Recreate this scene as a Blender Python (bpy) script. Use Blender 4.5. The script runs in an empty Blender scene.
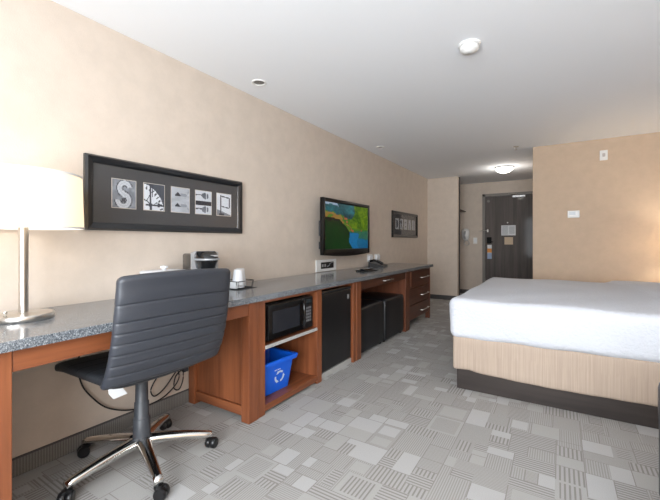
import bpy, bmesh, math, random
from mathutils import Vector, Matrix
random.seed(7)
PI = math.pi
C = bpy.context.scene.collection

# ------------------------------------------------------------------ materials
def lin(c):
    c = c / 255.0
    return c / 12.92 if c <= 0.04045 else ((c + 0.055) / 1.055) ** 2.4
def rgb(r, g, b):
    return (lin(r), lin(g), lin(b), 1.0)
def mat(name, col=(0.5, 0.5, 0.5, 1), rough=0.5, metal=0.0, coat=0.0, spec=None, emit=None, es=0.0):
    m = bpy.data.materials.new(name); m.use_nodes = True
    p = m.node_tree.nodes['Principled BSDF']
    p.inputs['Base Color'].default_value = col
    p.inputs['Roughness'].default_value = rough
    p.inputs['Metallic'].default_value = metal
    p.inputs['Coat Weight'].default_value = coat
    p.inputs['Coat Roughness'].default_value = 0.08
    if spec is not None: p.inputs['Specular IOR Level'].default_value = spec
    if emit:
        p.inputs['Emission Color'].default_value = emit
        p.inputs['Emission Strength'].default_value = es
    return m
def nd(m, t): return m.node_tree.nodes.new(t)
def lk(m, a, b): m.node_tree.links.new(a, b)
def pbsdf(m): return m.node_tree.nodes['Principled BSDF']
def coords(m, scale=(1, 1, 1), src='Object'):
    tc = nd(m, 'ShaderNodeTexCoord'); mp = nd(m, 'ShaderNodeMapping')
    mp.inputs['Scale'].default_value = scale
    lk(m, tc.outputs[src], mp.inputs['Vector']); return mp.outputs['Vector']
def noise(m, vec, scale, detail=3, rough=0.5):
    n = nd(m, 'ShaderNodeTexNoise')
    n.inputs['Scale'].default_value = scale; n.inputs['Detail'].default_value = detail
    n.inputs['Roughness'].default_value = rough
    lk(m, vec, n.inputs['Vector']); return n.outputs['Fac']
def ramp(m, fac, stops, interp='LINEAR'):
    r = nd(m, 'ShaderNodeValToRGB'); r.color_ramp.interpolation = interp
    e = r.color_ramp.elements
    e[0].position, e[0].color = stops[0]
    e[1].position, e[1].color = stops[-1]
    for s in stops[1:-1]:
        k = e.new(s[0]); k.color = s[1]
    lk(m, fac, r.inputs['Fac']); return r.outputs['Color']
def bump(m, h, strength=0.3, dist=0.002):
    b = nd(m, 'ShaderNodeBump'); b.inputs['Strength'].default_value = strength
    b.inputs['Distance'].default_value = dist
    lk(m, h, b.inputs['Height']); lk(m, b.outputs['Normal'], pbsdf(m).inputs['Normal'])

def wall_mat(name, col):
    m = mat(name, col, 0.75, spec=0.25)
    v = coords(m)
    c2 = tuple(c * 0.93 for c in col[:3]) + (1,)
    lk(m, ramp(m, noise(m, v, 9, 5, 0.65), [(0.35, col), (0.65, c2)]), pbsdf(m).inputs['Base Color'])
    bump(m, noise(m, v, 160, 3), 0.35, 0.002)
    return m
M_wall = wall_mat('wall_vinyl', rgb(206, 193, 180))
M_wall2 = wall_mat('wall_vinyl_tan', rgb(200, 178, 156))
M_ceil = mat('ceiling_paint', rgb(240, 243, 247), 0.85, spec=0.1)
bump(M_ceil, noise(M_ceil, coords(M_ceil), 60, 4), 0.15, 0.002)

def wood(name, axis, dark, light, rough=0.38):
    m = mat(name, light, rough, coat=0.12, spec=0.35)
    s = [30, 30, 30]; s[axis] = 1.6
    v = coords(m, tuple(s))
    a = noise(m, v, 1.0, 6, 0.6)
    v2 = coords(m, tuple(q * 0.22 for q in s)); b = noise(m, v2, 1.0, 2)
    mx = nd(m, 'ShaderNodeMath'); mx.operation = 'MULTIPLY_ADD'
    lk(m, a, mx.inputs[0]); mx.inputs[1].default_value = 0.5
    ml = nd(m, 'ShaderNodeMath'); ml.operation = 'MULTIPLY'; lk(m, b, ml.inputs[0]); ml.inputs[1].default_value = 0.5
    lk(m, ml.outputs[0], mx.inputs[2])
    lk(m, ramp(m, mx.outputs[0], [(0.32, dark), (0.5, tuple((x + y) / 2 for x, y in zip(dark, light))), (0.68, light)]), pbsdf(m).inputs['Base Color'])
    bump(m, a, 0.08, 0.001)
    return m
WD, WL = rgb(102, 56, 34), rgb(154, 92, 58)
M_wz = wood('cherry_vertical', 2, WD, WL)
M_wy = wood('cherry_along', 1, WD, WL)
M_wx = wood('cherry_across', 0, WD, WL)
M_wd = wood('cherry_far_shaded', 1, rgb(62, 34, 24), rgb(94, 56, 40), 0.4)  # same cherry, with the light falloff at the far end put into its colour
M_wdz = wood('cherry_far_shaded_post', 2, rgb(78, 44, 30), rgb(116, 68, 46), 0.4)  # upright grain of the cherry, far-end shade likewise painted in
M_plinth = wood('espresso_platform', 0, rgb(44, 38, 36), rgb(66, 58, 54), 0.5)
M_door = wood('door_laminate', 2, rgb(62, 56, 54), rgb(98, 90, 86), 0.6)

M_gran = mat('granite', rgb(80, 84, 90), 0.16, spec=0.6)
_v = coords(M_gran)
_n = noise(M_gran, _v, 210, 3, 0.75)
lk(M_gran, ramp(M_gran, _n, [(0.34, rgb(40, 45, 52)), (0.46, rgb(92, 97, 103)), (0.57, rgb(124, 129, 134)), (0.66, rgb(182, 185, 188))]), pbsdf(M_gran).inputs['Base Color'])

M_black = mat('black_plastic', rgb(22, 22, 24), 0.35)
M_gloss = mat('black_gloss', rgb(14, 14, 16), 0.12, coat=0.5)
M_satin = mat('black_satin_panel', rgb(24, 24, 26), 0.3)
M_dark = mat('dark_recess', rgb(12, 12, 12), 0.8)
M_ott = mat('black_leatherette', rgb(24, 24, 27), 0.42)
bump(M_ott, noise(M_ott, coords(M_ott), 260, 2), 0.25, 0.001)
M_lea = mat('slate_leather', rgb(52, 55, 62), 0.4, spec=0.5)
bump(M_lea, noise(M_lea, coords(M_lea), 420, 3), 0.3, 0.0008)
M_seat = mat('dark_seat_leather', rgb(40, 42, 46), 0.5)
M_grey = mat('charcoal_plastic', rgb(58, 61, 66), 0.45)
M_chr = mat('chrome', (0.75, 0.74, 0.72, 1), 0.12, 1.0)
M_nick = mat('brushed_nickel', (0.62, 0.59, 0.55, 1), 0.3, 1.0)
bump(M_nick, noise(M_nick, coords(M_nick, (4, 4, 260)), 1, 2), 0.08, 0.001)
M_silver = mat('silver_plastic', rgb(176, 178, 182), 0.35, 0.4)
M_white = mat('white_plastic', rgb(228, 228, 226), 0.4)
M_cream = mat('cream_plate', rgb(214, 206, 196), 0.5)
M_paper = mat('white_paper', rgb(226, 228, 230), 0.8)
M_tan = mat('tan_paper', rgb(206, 184, 158), 0.8)
M_orange = mat('orange_print', rgb(222, 150, 80), 0.7)
M_blueprint = mat('pale_blue_print', rgb(160, 178, 206), 0.7)
M_shelf = mat('grey_edge_trim', rgb(176, 176, 174), 0.45)
M_blue = mat('blue_bin_plastic', rgb(14, 96, 220), 0.38)
M_mark = mat('white_print', rgb(200, 214, 232), 0.6)
M_ink = mat('ink_grey', rgb(120, 124, 132), 0.7)
M_frame_metal = mat('door_frame_paint', rgb(128, 122, 116), 0.5)
M_pictureframe = mat('picture_frame_black', rgb(17, 19, 23), 0.3, coat=0.5)
M_matboard = mat('mat_board_reflection_grey', rgb(74, 76, 80), 0.8)  # black board, its colour greyed to hold the reflection on the glass
M_bb = mat('dark_cove_base', rgb(82, 80, 80), 0.8)
M_cup = mat('white_cup_plastic', rgb(226, 228, 232), 0.4)
M_cable = mat('black_cable', rgb(22, 22, 23), 0.5)

M_sheet = mat('white_coverlet', rgb(212, 215, 222), 0.9, spec=0.1)
_v = coords(M_sheet)
bump(M_sheet, noise(M_sheet, _v, 48, 5, 0.65), 1.0, 0.009)
M_box = mat('tan_box_spring_cover', rgb(206, 182, 156), 0.9, spec=0.1)
_v = coords(M_box, (130, 130, 2.2))
_n = noise(M_box, _v, 1.0, 3, 0.6)
lk(M_box, ramp(M_box, _n, [(0.25, rgb(170, 152, 137)), (0.75, rgb(190, 172, 156))]), pbsdf(M_box).inputs['Base Color'])
bump(M_box, _n, 0.25, 0.002)

def shade_material():
    m = bpy.data.materials.new('lamp_shade_linen'); m.use_nodes = True
    nt = m.node_tree; nt.nodes.clear()
    o = nt.nodes.new('ShaderNodeOutputMaterial'); d = nt.nodes.new('ShaderNodeBsdfDiffuse'); t = nt.nodes.new('ShaderNodeBsdfTranslucent')
    d.inputs['Color'].default_value = rgb(222, 214, 200); t.inputs['Color'].default_value = rgb(250, 238, 218)
    mx = nt.nodes.new('ShaderNodeMixShader'); mx.inputs[0].default_value = 0.5
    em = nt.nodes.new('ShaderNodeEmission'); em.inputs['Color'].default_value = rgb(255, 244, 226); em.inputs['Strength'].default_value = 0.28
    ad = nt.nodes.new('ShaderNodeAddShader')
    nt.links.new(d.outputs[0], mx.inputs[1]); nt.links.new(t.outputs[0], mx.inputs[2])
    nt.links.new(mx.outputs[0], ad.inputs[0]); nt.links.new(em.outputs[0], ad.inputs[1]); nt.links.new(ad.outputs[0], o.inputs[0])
    return m
M_shade = shade_material()
M_bulb = mat('lit_glass', rgb(255, 250, 240), 0.5, emit=rgb(255, 248, 236), es=6.0)
def glass_material(name, tint=0.97):
    m = bpy.data.materials.new(name); m.use_nodes = True
    nt = m.node_tree; nt.nodes.clear()
    o = nt.nodes.new('ShaderNodeOutputMaterial'); t = nt.nodes.new('ShaderNodeBsdfTransparent'); g = nt.nodes.new('ShaderNodeBsdfGlossy')
    t.inputs['Color'].default_value = (tint, tint, tint, 1); g.inputs['Roughness'].default_value = 0.03
    lw = nt.nodes.new('ShaderNodeLayerWeight'); pw = nt.nodes.new('ShaderNodeMath'); pw.operation = 'POWER'; pw.inputs[1].default_value = 5.0
    f = nt.nodes.new('ShaderNodeMath'); f.operation = 'MULTIPLY_ADD'; f.inputs[1].default_value = .95; f.inputs[2].default_value = .045
    nt.links.new(lw.outputs['Facing'], pw.inputs[0]); nt.links.new(pw.outputs[0], f.inputs[0])
    mx = nt.nodes.new('ShaderNodeMixShader')
    nt.links.new(f.outputs[0], mx.inputs[0]); nt.links.new(t.outputs[0], mx.inputs[1]); nt.links.new(g.outputs[0], mx.inputs[2]); nt.links.new(mx.outputs[0], o.inputs[0])
    return m
M_glass = glass_material('clear_glass')

def attr_mat(name, emit=0.0, rough=0.6):
    m = mat(name, (0, 0, 0, 1), rough)
    a = nd(m, 'ShaderNodeAttribute'); a.attribute_name = 'Col'
    if emit:
        lk(m, a.outputs['Color'], pbsdf(m).inputs['Emission Color']); pbsdf(m).inputs['Emission Strength'].default_value = emit
    else:
        lk(m, a.outputs['Color'], pbsdf(m).inputs['Base Color'])
    return m
M_screen = attr_mat('television_picture', 0.42, 0.2)
M_print = attr_mat('printed_photo', 0.0, 0.6)

# carpet: one material per weave, chosen per rectangle of the pattern
def carpet_mat(name, base, rib=None, axis=0, period=0.02, duty=0.5):
    m = mat(name, base, 0.95, spec=0.05)
    v = coords(m)
    fine = noise(m, v, 420, 2, 0.6)
    if rib is None:
        lo = tuple(c * 0.84 for c in base[:3]) + (1,); hi = tuple(min(1, c * 1.1) for c in base[:3]) + (1,)
        lk(m, ramp(m, fine, [(0.3, lo), (0.7, hi)]), pbsdf(m).inputs['Base Color'])
    else:
        sx = nd(m, 'ShaderNodeSeparateXYZ'); lk(m, v, sx.inputs[0])
        dv = nd(m, 'ShaderNodeMath'); dv.operation = 'DIVIDE'; lk(m, sx.outputs[axis], dv.inputs[0]); dv.inputs[1].default_value = period
        fr = nd(m, 'ShaderNodeMath'); fr.operation = 'FRACT'; lk(m, dv.outputs[0], fr.inputs[0])
        col = ramp(m, fr.outputs[0], [(0.0, rib), (duty, rib), (min(duty + 0.12, .99), base)])
        mx = nd(m, 'ShaderNodeMix'); mx.data_type = 'RGBA'; mx.blend_type = 'MULTIPLY'; mx.inputs[0].default_value = 1.0
        lk(m, col, mx.inputs[6]); lk(m, ramp(m, fine, [(0.3, (.84, .84, .84, 1)), (0.7, (1.08, 1.08, 1.08, 1))]), mx.inputs[7])
        lk(m, mx.outputs[2], pbsdf(m).inputs['Base Color'])
    bump(m, fine, 0.5, 0.003)
    return m
cb, cr, cl, cdk = rgb(174, 172, 169), rgb(156, 153, 149), rgb(184, 183, 182), rgb(142, 138, 134)
CARPET = [carpet_mat('carpet_plain_light', cl), carpet_mat('carpet_plain_mid', cb),
          carpet_mat('carpet_fine_rib_long', cb, cr, 0, 0.011, 0.4), carpet_mat('carpet_fine_rib_cross', cb, cr, 1, 0.011, 0.4),
          carpet_mat('carpet_wide_rib_long', cb, cdk, 0, 0.019, 0.34), carpet_mat('carpet_wide_rib_cross', cb, cdk, 1, 0.019, 0.34),
          carpet_mat('carpet_line', rgb(146, 141, 137))]

# ------------------------------------------------------------------ mesh helpers
def link(name, bm, m, parent=None, smooth=False, loc=None, kind=None):
    me = bpy.data.meshes.new(name)
    bmesh.ops.recalc_face_normals(bm, faces=bm.faces)
    bm.to_mesh(me); bm.free()
    ms = m if isinstance(m, (list, tuple)) else [m]
    for q in ms: me.materials.append(q)
    if smooth:
        for p in me.polygons: p.use_smooth = True
        if smooth is not True:
            me.set_sharp_from_angle(angle=math.radians(smooth))
    o = bpy.data.objects.new(name, me); C.objects.link(o)
    if parent: o.parent = parent
    if loc: o.location = loc
    if kind: o['kind'] = kind
    return o
def thing(name, label, cat, loc=(0, 0, 0), rz=0.0, group=None):
    o = bpy.data.objects.new(name, None); C.objects.link(o)
    o.location = loc; o.rotation_euler = (0, 0, rz); o.empty_display_size = 0.1
    o['label'] = label; o['category'] = cat
    if group: o['group'] = group
    return o
def tag(o, label, cat, group=None):
    o['label'] = label; o['category'] = cat
    if group: o['group'] = group
    return o
def box(bm, x0, x1, y0, y1, z0, z1, bev=0.0, seg=2, mi=0):
    r = bmesh.ops.create_cube(bm, size=1.0)
    vs = r['verts']
    for v in vs:
        v.co = Vector(((x0 + x1) / 2 + v.co.x * (x1 - x0), (y0 + y1) / 2 + v.co.y * (y1 - y0), (z0 + z1) / 2 + v.co.z * (z1 - z0)))
    fs = set(f for v in vs for f in v.link_faces)
    if bev > 0:
        es = list(set(e for v in vs for e in v.link_edges))
        r2 = bmesh.ops.bevel(bm, geom=es, offset=bev, segments=seg, affect='EDGES', profile=0.5)
        fs |= set(r2['faces'])
    if mi:
        for f in fs:
            if f.is_valid: f.material_index = mi
    return bm
def bx(*a, **k): return box(bmesh.new(), *a, **k)
def loft(bm, rings, cap=True, mi=0):
    vr = [[bm.verts.new(p) for p in r] for r in rings]
    n = len(vr[0])
    for i in range(len(vr) - 1):
        for j in range(n):
            f = bm.faces.new((vr[i][j], vr[i][(j + 1) % n], vr[i + 1][(j + 1) % n], vr[i + 1][j])); f.material_index = mi
    if cap:
        for r in (vr[0], vr[-1]):
            f = bm.faces.new(r); f.material_index = mi
    return bm
def lathe(bm, prof, n=32, c=(0, 0, 0), cap=True, mi=0):
    return loft(bm, [[(c[0] + r * math.cos(2 * PI * k / n), c[1] + r * math.sin(2 * PI * k / n), c[2] + z) for k in range(n)] for r, z in prof], cap, mi)
def smooth_path(pts, k=6):
    P = [Vector(p) for p in pts]; out = []
    for i in range(len(P) - 1):
        p0 = P[max(i - 1, 0)]; p1 = P[i]; p2 = P[i + 1]; p3 = P[min(i + 2, len(P) - 1)]
        for j in range(k):
            t = j / k
            out.append(0.5 * ((2 * p1) + (p2 - p0) * t + (2 * p0 - 5 * p1 + 4 * p2 - p3) * t * t + (3 * p1 - p0 - 3 * p2 + p3) * t ** 3))
    out.append(P[-1]); return out
def tube(bm, pts, r, n=10, radii=None, flat=1.0, mi=0):
    pts = [Vector(p) for p in pts]; rings = []
    up = Vector((0, 0, 1))
    for i, p in enumerate(pts):
        d = (pts[min(i + 1, len(pts) - 1)] - pts[max(i - 1, 0)]).normalized()
        s = d.cross(up)
        if s.length < 1e-3: s = Vector((1, 0, 0))
        s.normalize(); u = s.cross(d).normalized()
        rr = radii[i] if radii else r
        rings.append([p + s * rr * math.cos(2 * PI * k / n) + u * rr * flat * math.sin(2 * PI * k / n) for k in range(n)])
    return loft(bm, rings, True, mi)
def roundbox(x0, x1, y0, y1, z0, z1, r, n=8, disp=None, rings=3, nz=None):
    """a box with soft rounded edges on a fine grid; disp moves each vertex"""
    bm = bmesh.new()
    def axis(a, b, r, n=n):
        L = [a + r * (1 - math.cos(PI / 2 * k / rings)) for k in range(rings)]
        m = [a + r + (b - a - 2 * r) * k / n for k in range(n + 1)]
        return L + m + [b - (q - a) for q in reversed(L)]
    X, Y, Z = axis(x0, x1, r), axis(y0, y1, r), axis(z0, z1, r, nz or n)
    V = {}
    def vert(i, j, k):
        key = (i, j, k)
        if key not in V:
            p = Vector((X[i], Y[j], Z[k]))
            c = Vector((min(max(p.x, x0 + r), x1 - r), min(max(p.y, y0 + r), y1 - r), min(max(p.z, z0 + r), z1 - r)))
            d = p - c
            if d.length > 1e-9: p = c + d.normalized() * r if min(len([q for q in d if abs(q) > 1e-9]), 2) > 1 else p
            if disp: p = disp(p)
            V[key] = bm.verts.new(p)
        return V[key]
    I, J, K = len(X) - 1, len(Y) - 1, len(Z) - 1
    for i in range(I):
        for j in range(J):
            for k in (0, K): bm.faces.new((vert(i, j, k), vert(i + 1, j, k), vert(i + 1, j + 1, k), vert(i, j + 1, k)))
    for i in range(I):
        for k in range(K):
            for j in (0, J): bm.faces.new((vert(i, j, k), vert(i + 1, j, k), vert(i + 1, j, k + 1), vert(i, j, k + 1)))
    for j in range(J):
        for k in range(K):
            for i in (0, I): bm.faces.new((vert(i, j, k), vert(i, j + 1, k), vert(i, j + 1, k + 1), vert(i, j, k + 1)))
    return bm
def canvas(name, corner, du, dv, nu, nv, func, m, parent):
    """flat printed picture: grid of faces coloured by func(u, v)"""
    corner, du, dv = Vector(corner), Vector(du), Vector(dv)
    vs = [corner + du * (i / nu) + dv * (j / nv) for j in range(nv + 1) for i in range(nu + 1)]
    fs = [(j * (nu + 1) + i, j * (nu + 1) + i + 1, (j + 1) * (nu + 1) + i + 1, (j + 1) * (nu + 1) + i) for j in range(nv) for i in range(nu)]
    me = bpy.data.meshes.new(name); me.from_pydata([tuple(v) for v in vs], [], fs)
    a = me.color_attributes.new('Col', 'FLOAT_COLOR', 'CORNER')
    for f in me.polygons:
        i, j = f.index % nu, f.index // nu
        c = func((i + .5) / nu, (j + .5) / nv)
        for li in f.loop_indices: a.data[li].color = (lin(c[0]), lin(c[1]), lin(c[2]), 1)
    me.materials.append(m)
    o = bpy.data.objects.new(name, me); C.objects.link(o); o.parent = parent
    return o

# ------------------------------------------------------------------ room
XL, XR = -2.195, 1.50          # left wall, headboard wall
YB, YR, YP, YE = -1.35, 5.44, 7.10, 8.20   # window wall, side wall, closet partition, entry wall
XC, XP = -0.291, -1.62         # bathroom block corner, partition end
ZC = 2.35
def struct(name, bm, m, parent=None, smooth=False): 
    o = link(name, bm, m, parent, smooth)
    if parent is None: o['kind'] = 'structure'
    return o

def carpet():
    bm = bmesh.new()
    def quad(x0, x1, y0, y1, mi):
        f = bm.faces.new([bm.verts.new((x, y, 0)) for x, y in ((x0, y0), (x1, y0), (x1, y1), (x0, y1))]); f.material_index = mi
    def leaf(x0, x1, y0, y1):
        w, h = x1 - x0, y1 - y0
        r = random.random()
        mi = 0 if r < .12 else 1 if r < .26 else 2 if r < .48 else 3 if r < .71 else 4 if r < .86 else 5
        L = .004
        if random.random() < .55:
            quad(x0, x0 + L, y0, y1, 6); x0 += L
        if random.random() < .55:
            quad(x0, x1, y0, y0 + L, 6); y0 += L
        if min(w, h) > .09 and random.random() < .35:      # inset patch in a border
            b = .018
            o = random.choice([1, 2, 3]); 
            quad(x0, x1, y0, y0 + b, o); quad(x0, x1, y1 - b, y1, o); quad(x0, x0 + b, y0 + b, y1 - b, o); quad(x1 - b, x1, y0 + b, y1 - b, o)
            x0 += b; x1 -= b; y0 += b; y1 -= b
        quad(x0, x1, y0, y1, mi)
    def split(x0, x1, y0, y1):
        w, h = x1 - x0, y1 - y0
        if w < .19 and h < .22 and (max(w, h) < .12 or random.random() < .55) or max(w, h) < .09: return leaf(x0, x1, y0, y1)
        t = random.uniform(.3, .7)
        if w > h * random.uniform(.7, 1.3): split(x0, x0 + w * t, y0, y1); split(x0 + w * t, x1, y0, y1)
        else: split(x0, x1, y0, y0 + h * t); split(x0, x1, y0 + h * t, y1)
    x = XL - .1
    while x < XR + .1:
        y = YB - .1
        while y < YE + .1:
            split(x, x + .6, y, y + .6); y += .6
        x += .6
    o = link('floor', bm, CARPET); o['kind'] = 'structure'
carpet()
struct('ceiling', bx(XL - .1, XR + .1, YB - .1, YE + .1, ZC, ZC + .1), M_ceil)
struct('wall_left', bx(XL - .1, XL, YB - .1, YE + .1, -.02, ZC), M_wall)
struct('wall_right', bx(XR, XR + .1, YB, YR, -.02, ZC), M_wall2)
_b = bx(XC, XR + .1, YR, YE + .1, -.02, ZC, 0.004, 2)
struct('wall_bathroom', _b, M_wall2)
_b = bx(XL - .01, XP, YP, YP + .11, -.02, ZC, 0.012, 3)
struct('wall_closet', _b, M_wall)
struct('trim_1', bx(XP - .035, XP + .012, YP + .115, YP + .16, 0, ZC, .003), M_plinth)
# entry wall with the opening for the door
_b = bmesh.new()
DX0, DX1, DZ = -1.318, -0.425, 2.06
box(_b, XL, DX0, YE, YE + .12, -.02, ZC); box(_b, DX1, XC + .05, YE, YE + .12, -.02, ZC); box(_b, DX0, DX1, YE, YE + .12, DZ, ZC)
struct('wall_entry', _b, M_wall)
# window wall
_b = bmesh.new()
WX0, WX1, WZ0, WZ1 = -1.25, 1.3, .45, 2.15
box(_b, XL, WX0, YB - .12, YB, -.02, ZC); box(_b, WX1, XR, YB - .12, YB, -.02, ZC)
box(_b, WX0, WX1, YB - .12, YB, -.02, WZ0); box(_b, WX0, WX1, YB - .12, YB, WZ1, ZC)
struct('wall_window', _b, M_wall)
_b = bmesh.new()
for a in (WX0, (WX0 + WX1) / 2 - .02, WX1 - .04): box(_b, a, a + .04, YB - .09, YB - .04, WZ0, WZ1, .004)
box(_b, WX0, WX1, YB - .09, YB - .04, WZ0, WZ0 + .04); box(_b, WX0, WX1, YB - .09, YB - .04, WZ1 - .04, WZ1)
w = struct('window_1', _b, M_white)
link('pane', bx(WX0 + .04, WX1 - .04, YB - .068, YB - .062, WZ0 + .04, WZ1 - .04), M_glass, w)
struct('trim_2', bx(WX0 - .03, WX1 + .03, YB - .03, YB + .06, WZ0 - .03, WZ0 - .002, .004), M_white)
# baseboards
_b = bmesh.new(); box(_b, XL, XL + .010, YB, YP, 0, .085, .003)
bb = struct('baseboard_left', _b, carpet_mat('carpet_base', rgb(136, 133, 129), rgb(116, 113, 110), 1, .012, .4))
link('cap_strip', bx(XL, XL + .012, YB, YP, .083, .091, .002), M_bb, bb)
struct('baseboard_closet', bx(XL + .01, XP + .008, YP - .010, YP, 0, .085, .003), M_bb)
struct('baseboard_entry', bx(XL + .01, DX0 - .05, YE - .010, YE, 0, .085, .003), M_bb)
struct('baseboard_bathroom', bx(XC - .0, XR, YR - .010, YR, 0, .085, .003), M_bb)
# entry door
door = link('door_1', bx(DX0 + .012, DX1 - .012, YE - .012, YE + .035, .012, DZ - .012, .003), M_door); door['kind'] = 'structure'
_b = bmesh.new()
box(_b, DX0 - .045, DX0 + .008, YE - .03, YE + .05, 0, DZ + .045, .004); box(_b, DX1 - .008, DX1 + .045, YE - .03, YE + .05, 0, DZ + .045, .004)
box(_b, DX0 - .045, DX1 + .045, YE - .03, YE + .05, DZ - .008, DZ + .045, .004)
link('door_frame', _b, M_frame_metal, door)
_b = bmesh.new(); box(_b, -1.275, -1.185, YE - .035, YE - .012, 1.075, 1.205, .008)
box(_b, -1.26, -1.15, YE - .062, YE - .048, 1.10, 1.118, .004); box(_b, -1.262, -1.246, YE - .06, YE - .03, 1.10, 1.118)
link('lock', _b, mat('lock_black', rgb(10, 10, 11), .6, spec=.2), door)
_b = bmesh.new(); lathe(_b, [(.0, 0), (.014, 0), (.014, .008), (.008, .010), (0.0, .010)], 16)
bmesh.ops.rotate(_b, verts=_b.verts, matrix=Matrix.Rotation(PI / 2, 3, 'X')); bmesh.ops.translate(_b, verts=_b.verts, vec=(-.885, YE - .012, 1.50))
link('peephole', _b, M_nick, door)
_b = bmesh.new(); box(_b, -.80, -.56, YE - .055, YE - .012, 2.00, 2.045, .008)
link('door_closer', _b, M_silver, door)
_b = bmesh.new(); tube(_b, [(-.62, YE - .03, 2.05), (-.86, YE - .14, 2.075), (-.72, YE - .03, 2.075)], .006, 8)
link('closer_arm', _b, M_nick, door)
_b = bmesh.new(); lathe(_b, [(.028, 0), (.028, .01), (.0, .012)], 16)
bmesh.ops.rotate(_b, verts=_b.verts, matrix=Matrix.Rotation(PI / 2, 3, 'X')); bmesh.ops.translate(_b, verts=_b.verts, vec=(-1.245, YE - .012, 1.955))
link('door_stop', _b, M_frame_metal, door)
_b = bmesh.new(); box(_b, -1.275, -1.245, YE - .03, YE - .012, 1.31, 1.37, .004)
tube(_b, [(-1.26, YE - .03, 1.34), (-1.33, YE - .06, 1.345), (-1.42, YE - .05, 1.325)], .006, 8)
link('swing_latch', _b, M_nick, door)
# bathroom doorway trim seen edge-on along the corner
struct('trim_3', bx(XC - .03, XC, YE - .7, YE - .62, 0, 2.1, .003), M_wdz)

# things on the door
t = thing('notice', 'white printed emergency notice taped to the dark entry door', 'notice', (-.87, YE - .0135, 1.24))
link('sheet', bx(-.132, .132, -.001, .001, 0, .205), M_paper, t)
_b = bmesh.new()
for k in range(9): box(_b, -.115, -.01, -.0018, -.0011, .02 + k * .02, .026 + k * .02)
for k in range(7): box(_b, .015, .112, -.0018, -.0011, .04 + k * .021, .047 + k * .021)
link('print', _b, M_ink, t)
t = thing('notice', 'small tan card fixed to the entry door under the white notice', 'notice', (-.865, YE - .0135, 1.055))
link('card', bx(-.078, .078, -.001, .001, 0, .15), M_tan, t)
t = thing('door_hanger', 'orange and white door hanger hanging beside the entry door lock', 'door hanger', (-1.225, YE - .0145, .755))
link('card', bx(-.042, .042, -.001, .001, 0, .29, 0), M_paper, t)
link('orange_panel', bx(-.042, .042, -.0018, -.0011, .13, .215), M_orange, t)
link('blue_panel', bx(-.042, .042, -.0018, -.0011, .0, .12), M_blueprint, t)
# switch, iron
t = thing('light_switch', 'white light switch on the beige wall left of the entry door', 'light switch', (-1.507, YE, 1.07))
link('plate', bx(-.04, .04, -.007, 0, 0, .13, .002), M_white, t); link('toggle', bx(-.017, .017, -.011, -.007, .035, .095, .001), M_cup, t)
t = thing('clothes_iron', 'white clothes iron in a holder on the wall by the closet', 'iron', (-1.685, YE, 1.13))
t.scale = (1.25, 1.0, 1.05)
link('wall_bracket', bx(-.045, .045, -.03, 0, .06, .20, .008), M_silver, t)
_b = bmesh.new()
loft(_b, [[(w * math.cos(2 * PI * k / 20) * .5, -.045 - h * (1 + math.sin(2 * PI * k / 20)) * .5, z) for k in range(20)] for z, w, h in ((0.0, .03, .03), (.02, .085, .07), (.08, .12, .10), (.15, .13, .11), (.20, .125, .10), (.235, .09, .07), (.25, .03, .03))])
link('body', _b, M_white, t, True)
_b = bmesh.new(); tube(_b, smooth_path([(0, -.14, .05), (.0, -.185, .08), (0, -.19, .14), (0, -.15, .19)]), .014, 10); link('handle', _b, M_silver, t, True)
_b = bmesh.new(); tube(_b, smooth_path([(.03, -.12, .02), (.06, -.10, -.06), (.0, -.08, -.09), (-.03, -.08, -.03), (.02, -.06, .03)]), .005, 6); link('cord', _b, M_silver, t, True)
# closet shelf and hanging rod behind the partition
t = thing('closet_shelf', 'closet shelf with hanging rod behind the partition wall', 'shelf', (XL, YP + .11, 1.75))
link('board', bx(.002, .5, .02, .97, 0, .02, .002), M_plinth, t)
_b = bmesh.new(); tube(_b, [(.28, .02, -.06), (.28, .97, -.06)], .013, 12); link('rod', _b, M_chr, t, True)

# ------------------------------------------------------------------ ceiling things
t = thing('ceiling_light', 'lit white glass dome light on the ceiling by the entry door', 'ceiling light', (-.77, 6.66, ZC))
_b = bmesh.new(); lathe(_b, [(.0, 0), (.143, 0), (.143, -.018), (.0, -.018)], 40, cap=False); link('base_ring', _b, M_silver, t, 40)
_b = bmesh.new(); lathe(_b, [(.136, -.018), (.130, -.04), (.11, -.062), (.08, -.080), (.04, -.090), (.004, -.092)], 40); link('glass_dome', _b, M_bulb, t, True)
_b = bmesh.new(); lathe(_b, [(.010, -.090), (.010, -.1), (.003, -.104)], 16); link('finial', _b, M_nick, t, True)
t = thing('smoke_detector', 'round white smoke detector on the ceiling above the open floor', 'smoke detector', (-.475, 2.39, ZC))
_b = bmesh.new(); lathe(_b, [(.066, 0), (.066, -.010), (.060, -.014)], 36); link('mount_plate', _b, M_white, t, 40)
_b = bmesh.new(); lathe(_b, [(.057, -.014), (.058, -.030), (.050, -.042), (.034, -.046), (.032, -.050), (.002, -.052)], 36); link('cover', _b, M_white, t, True)
for i, (x, y, lb) in enumerate(((-1.965, 2.095, 'unlit recessed downlight in the ceiling above the coffee maker'), (-1.975, 4.37, 'small unlit recessed downlight in the ceiling beyond the television'))):
    t = thing('recessed_light', lb, 'downlight', (x, y, ZC), 0, 'recessed downlights along the left wall')
    _b = bmesh.new(); lathe(_b, [(.056, 0), (.056, -.006), (.050, -.008), (.040, -.003), (.040, .0)], 32, cap=False); link('trim_ring', _b, M_white, t, True)
    _b = bmesh.new(); lathe(_b, [(.039, -.001), (.001, -.0012)], 32, cap=False); link('lens', _b, mat('lens_grey', rgb(120, 118, 114), 0.5), t)
t = thing('fire_sprinkler', 'small metal fire sprinkler on the ceiling near the wall corner', 'sprinkler', (-.475, 5.29, ZC))
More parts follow.
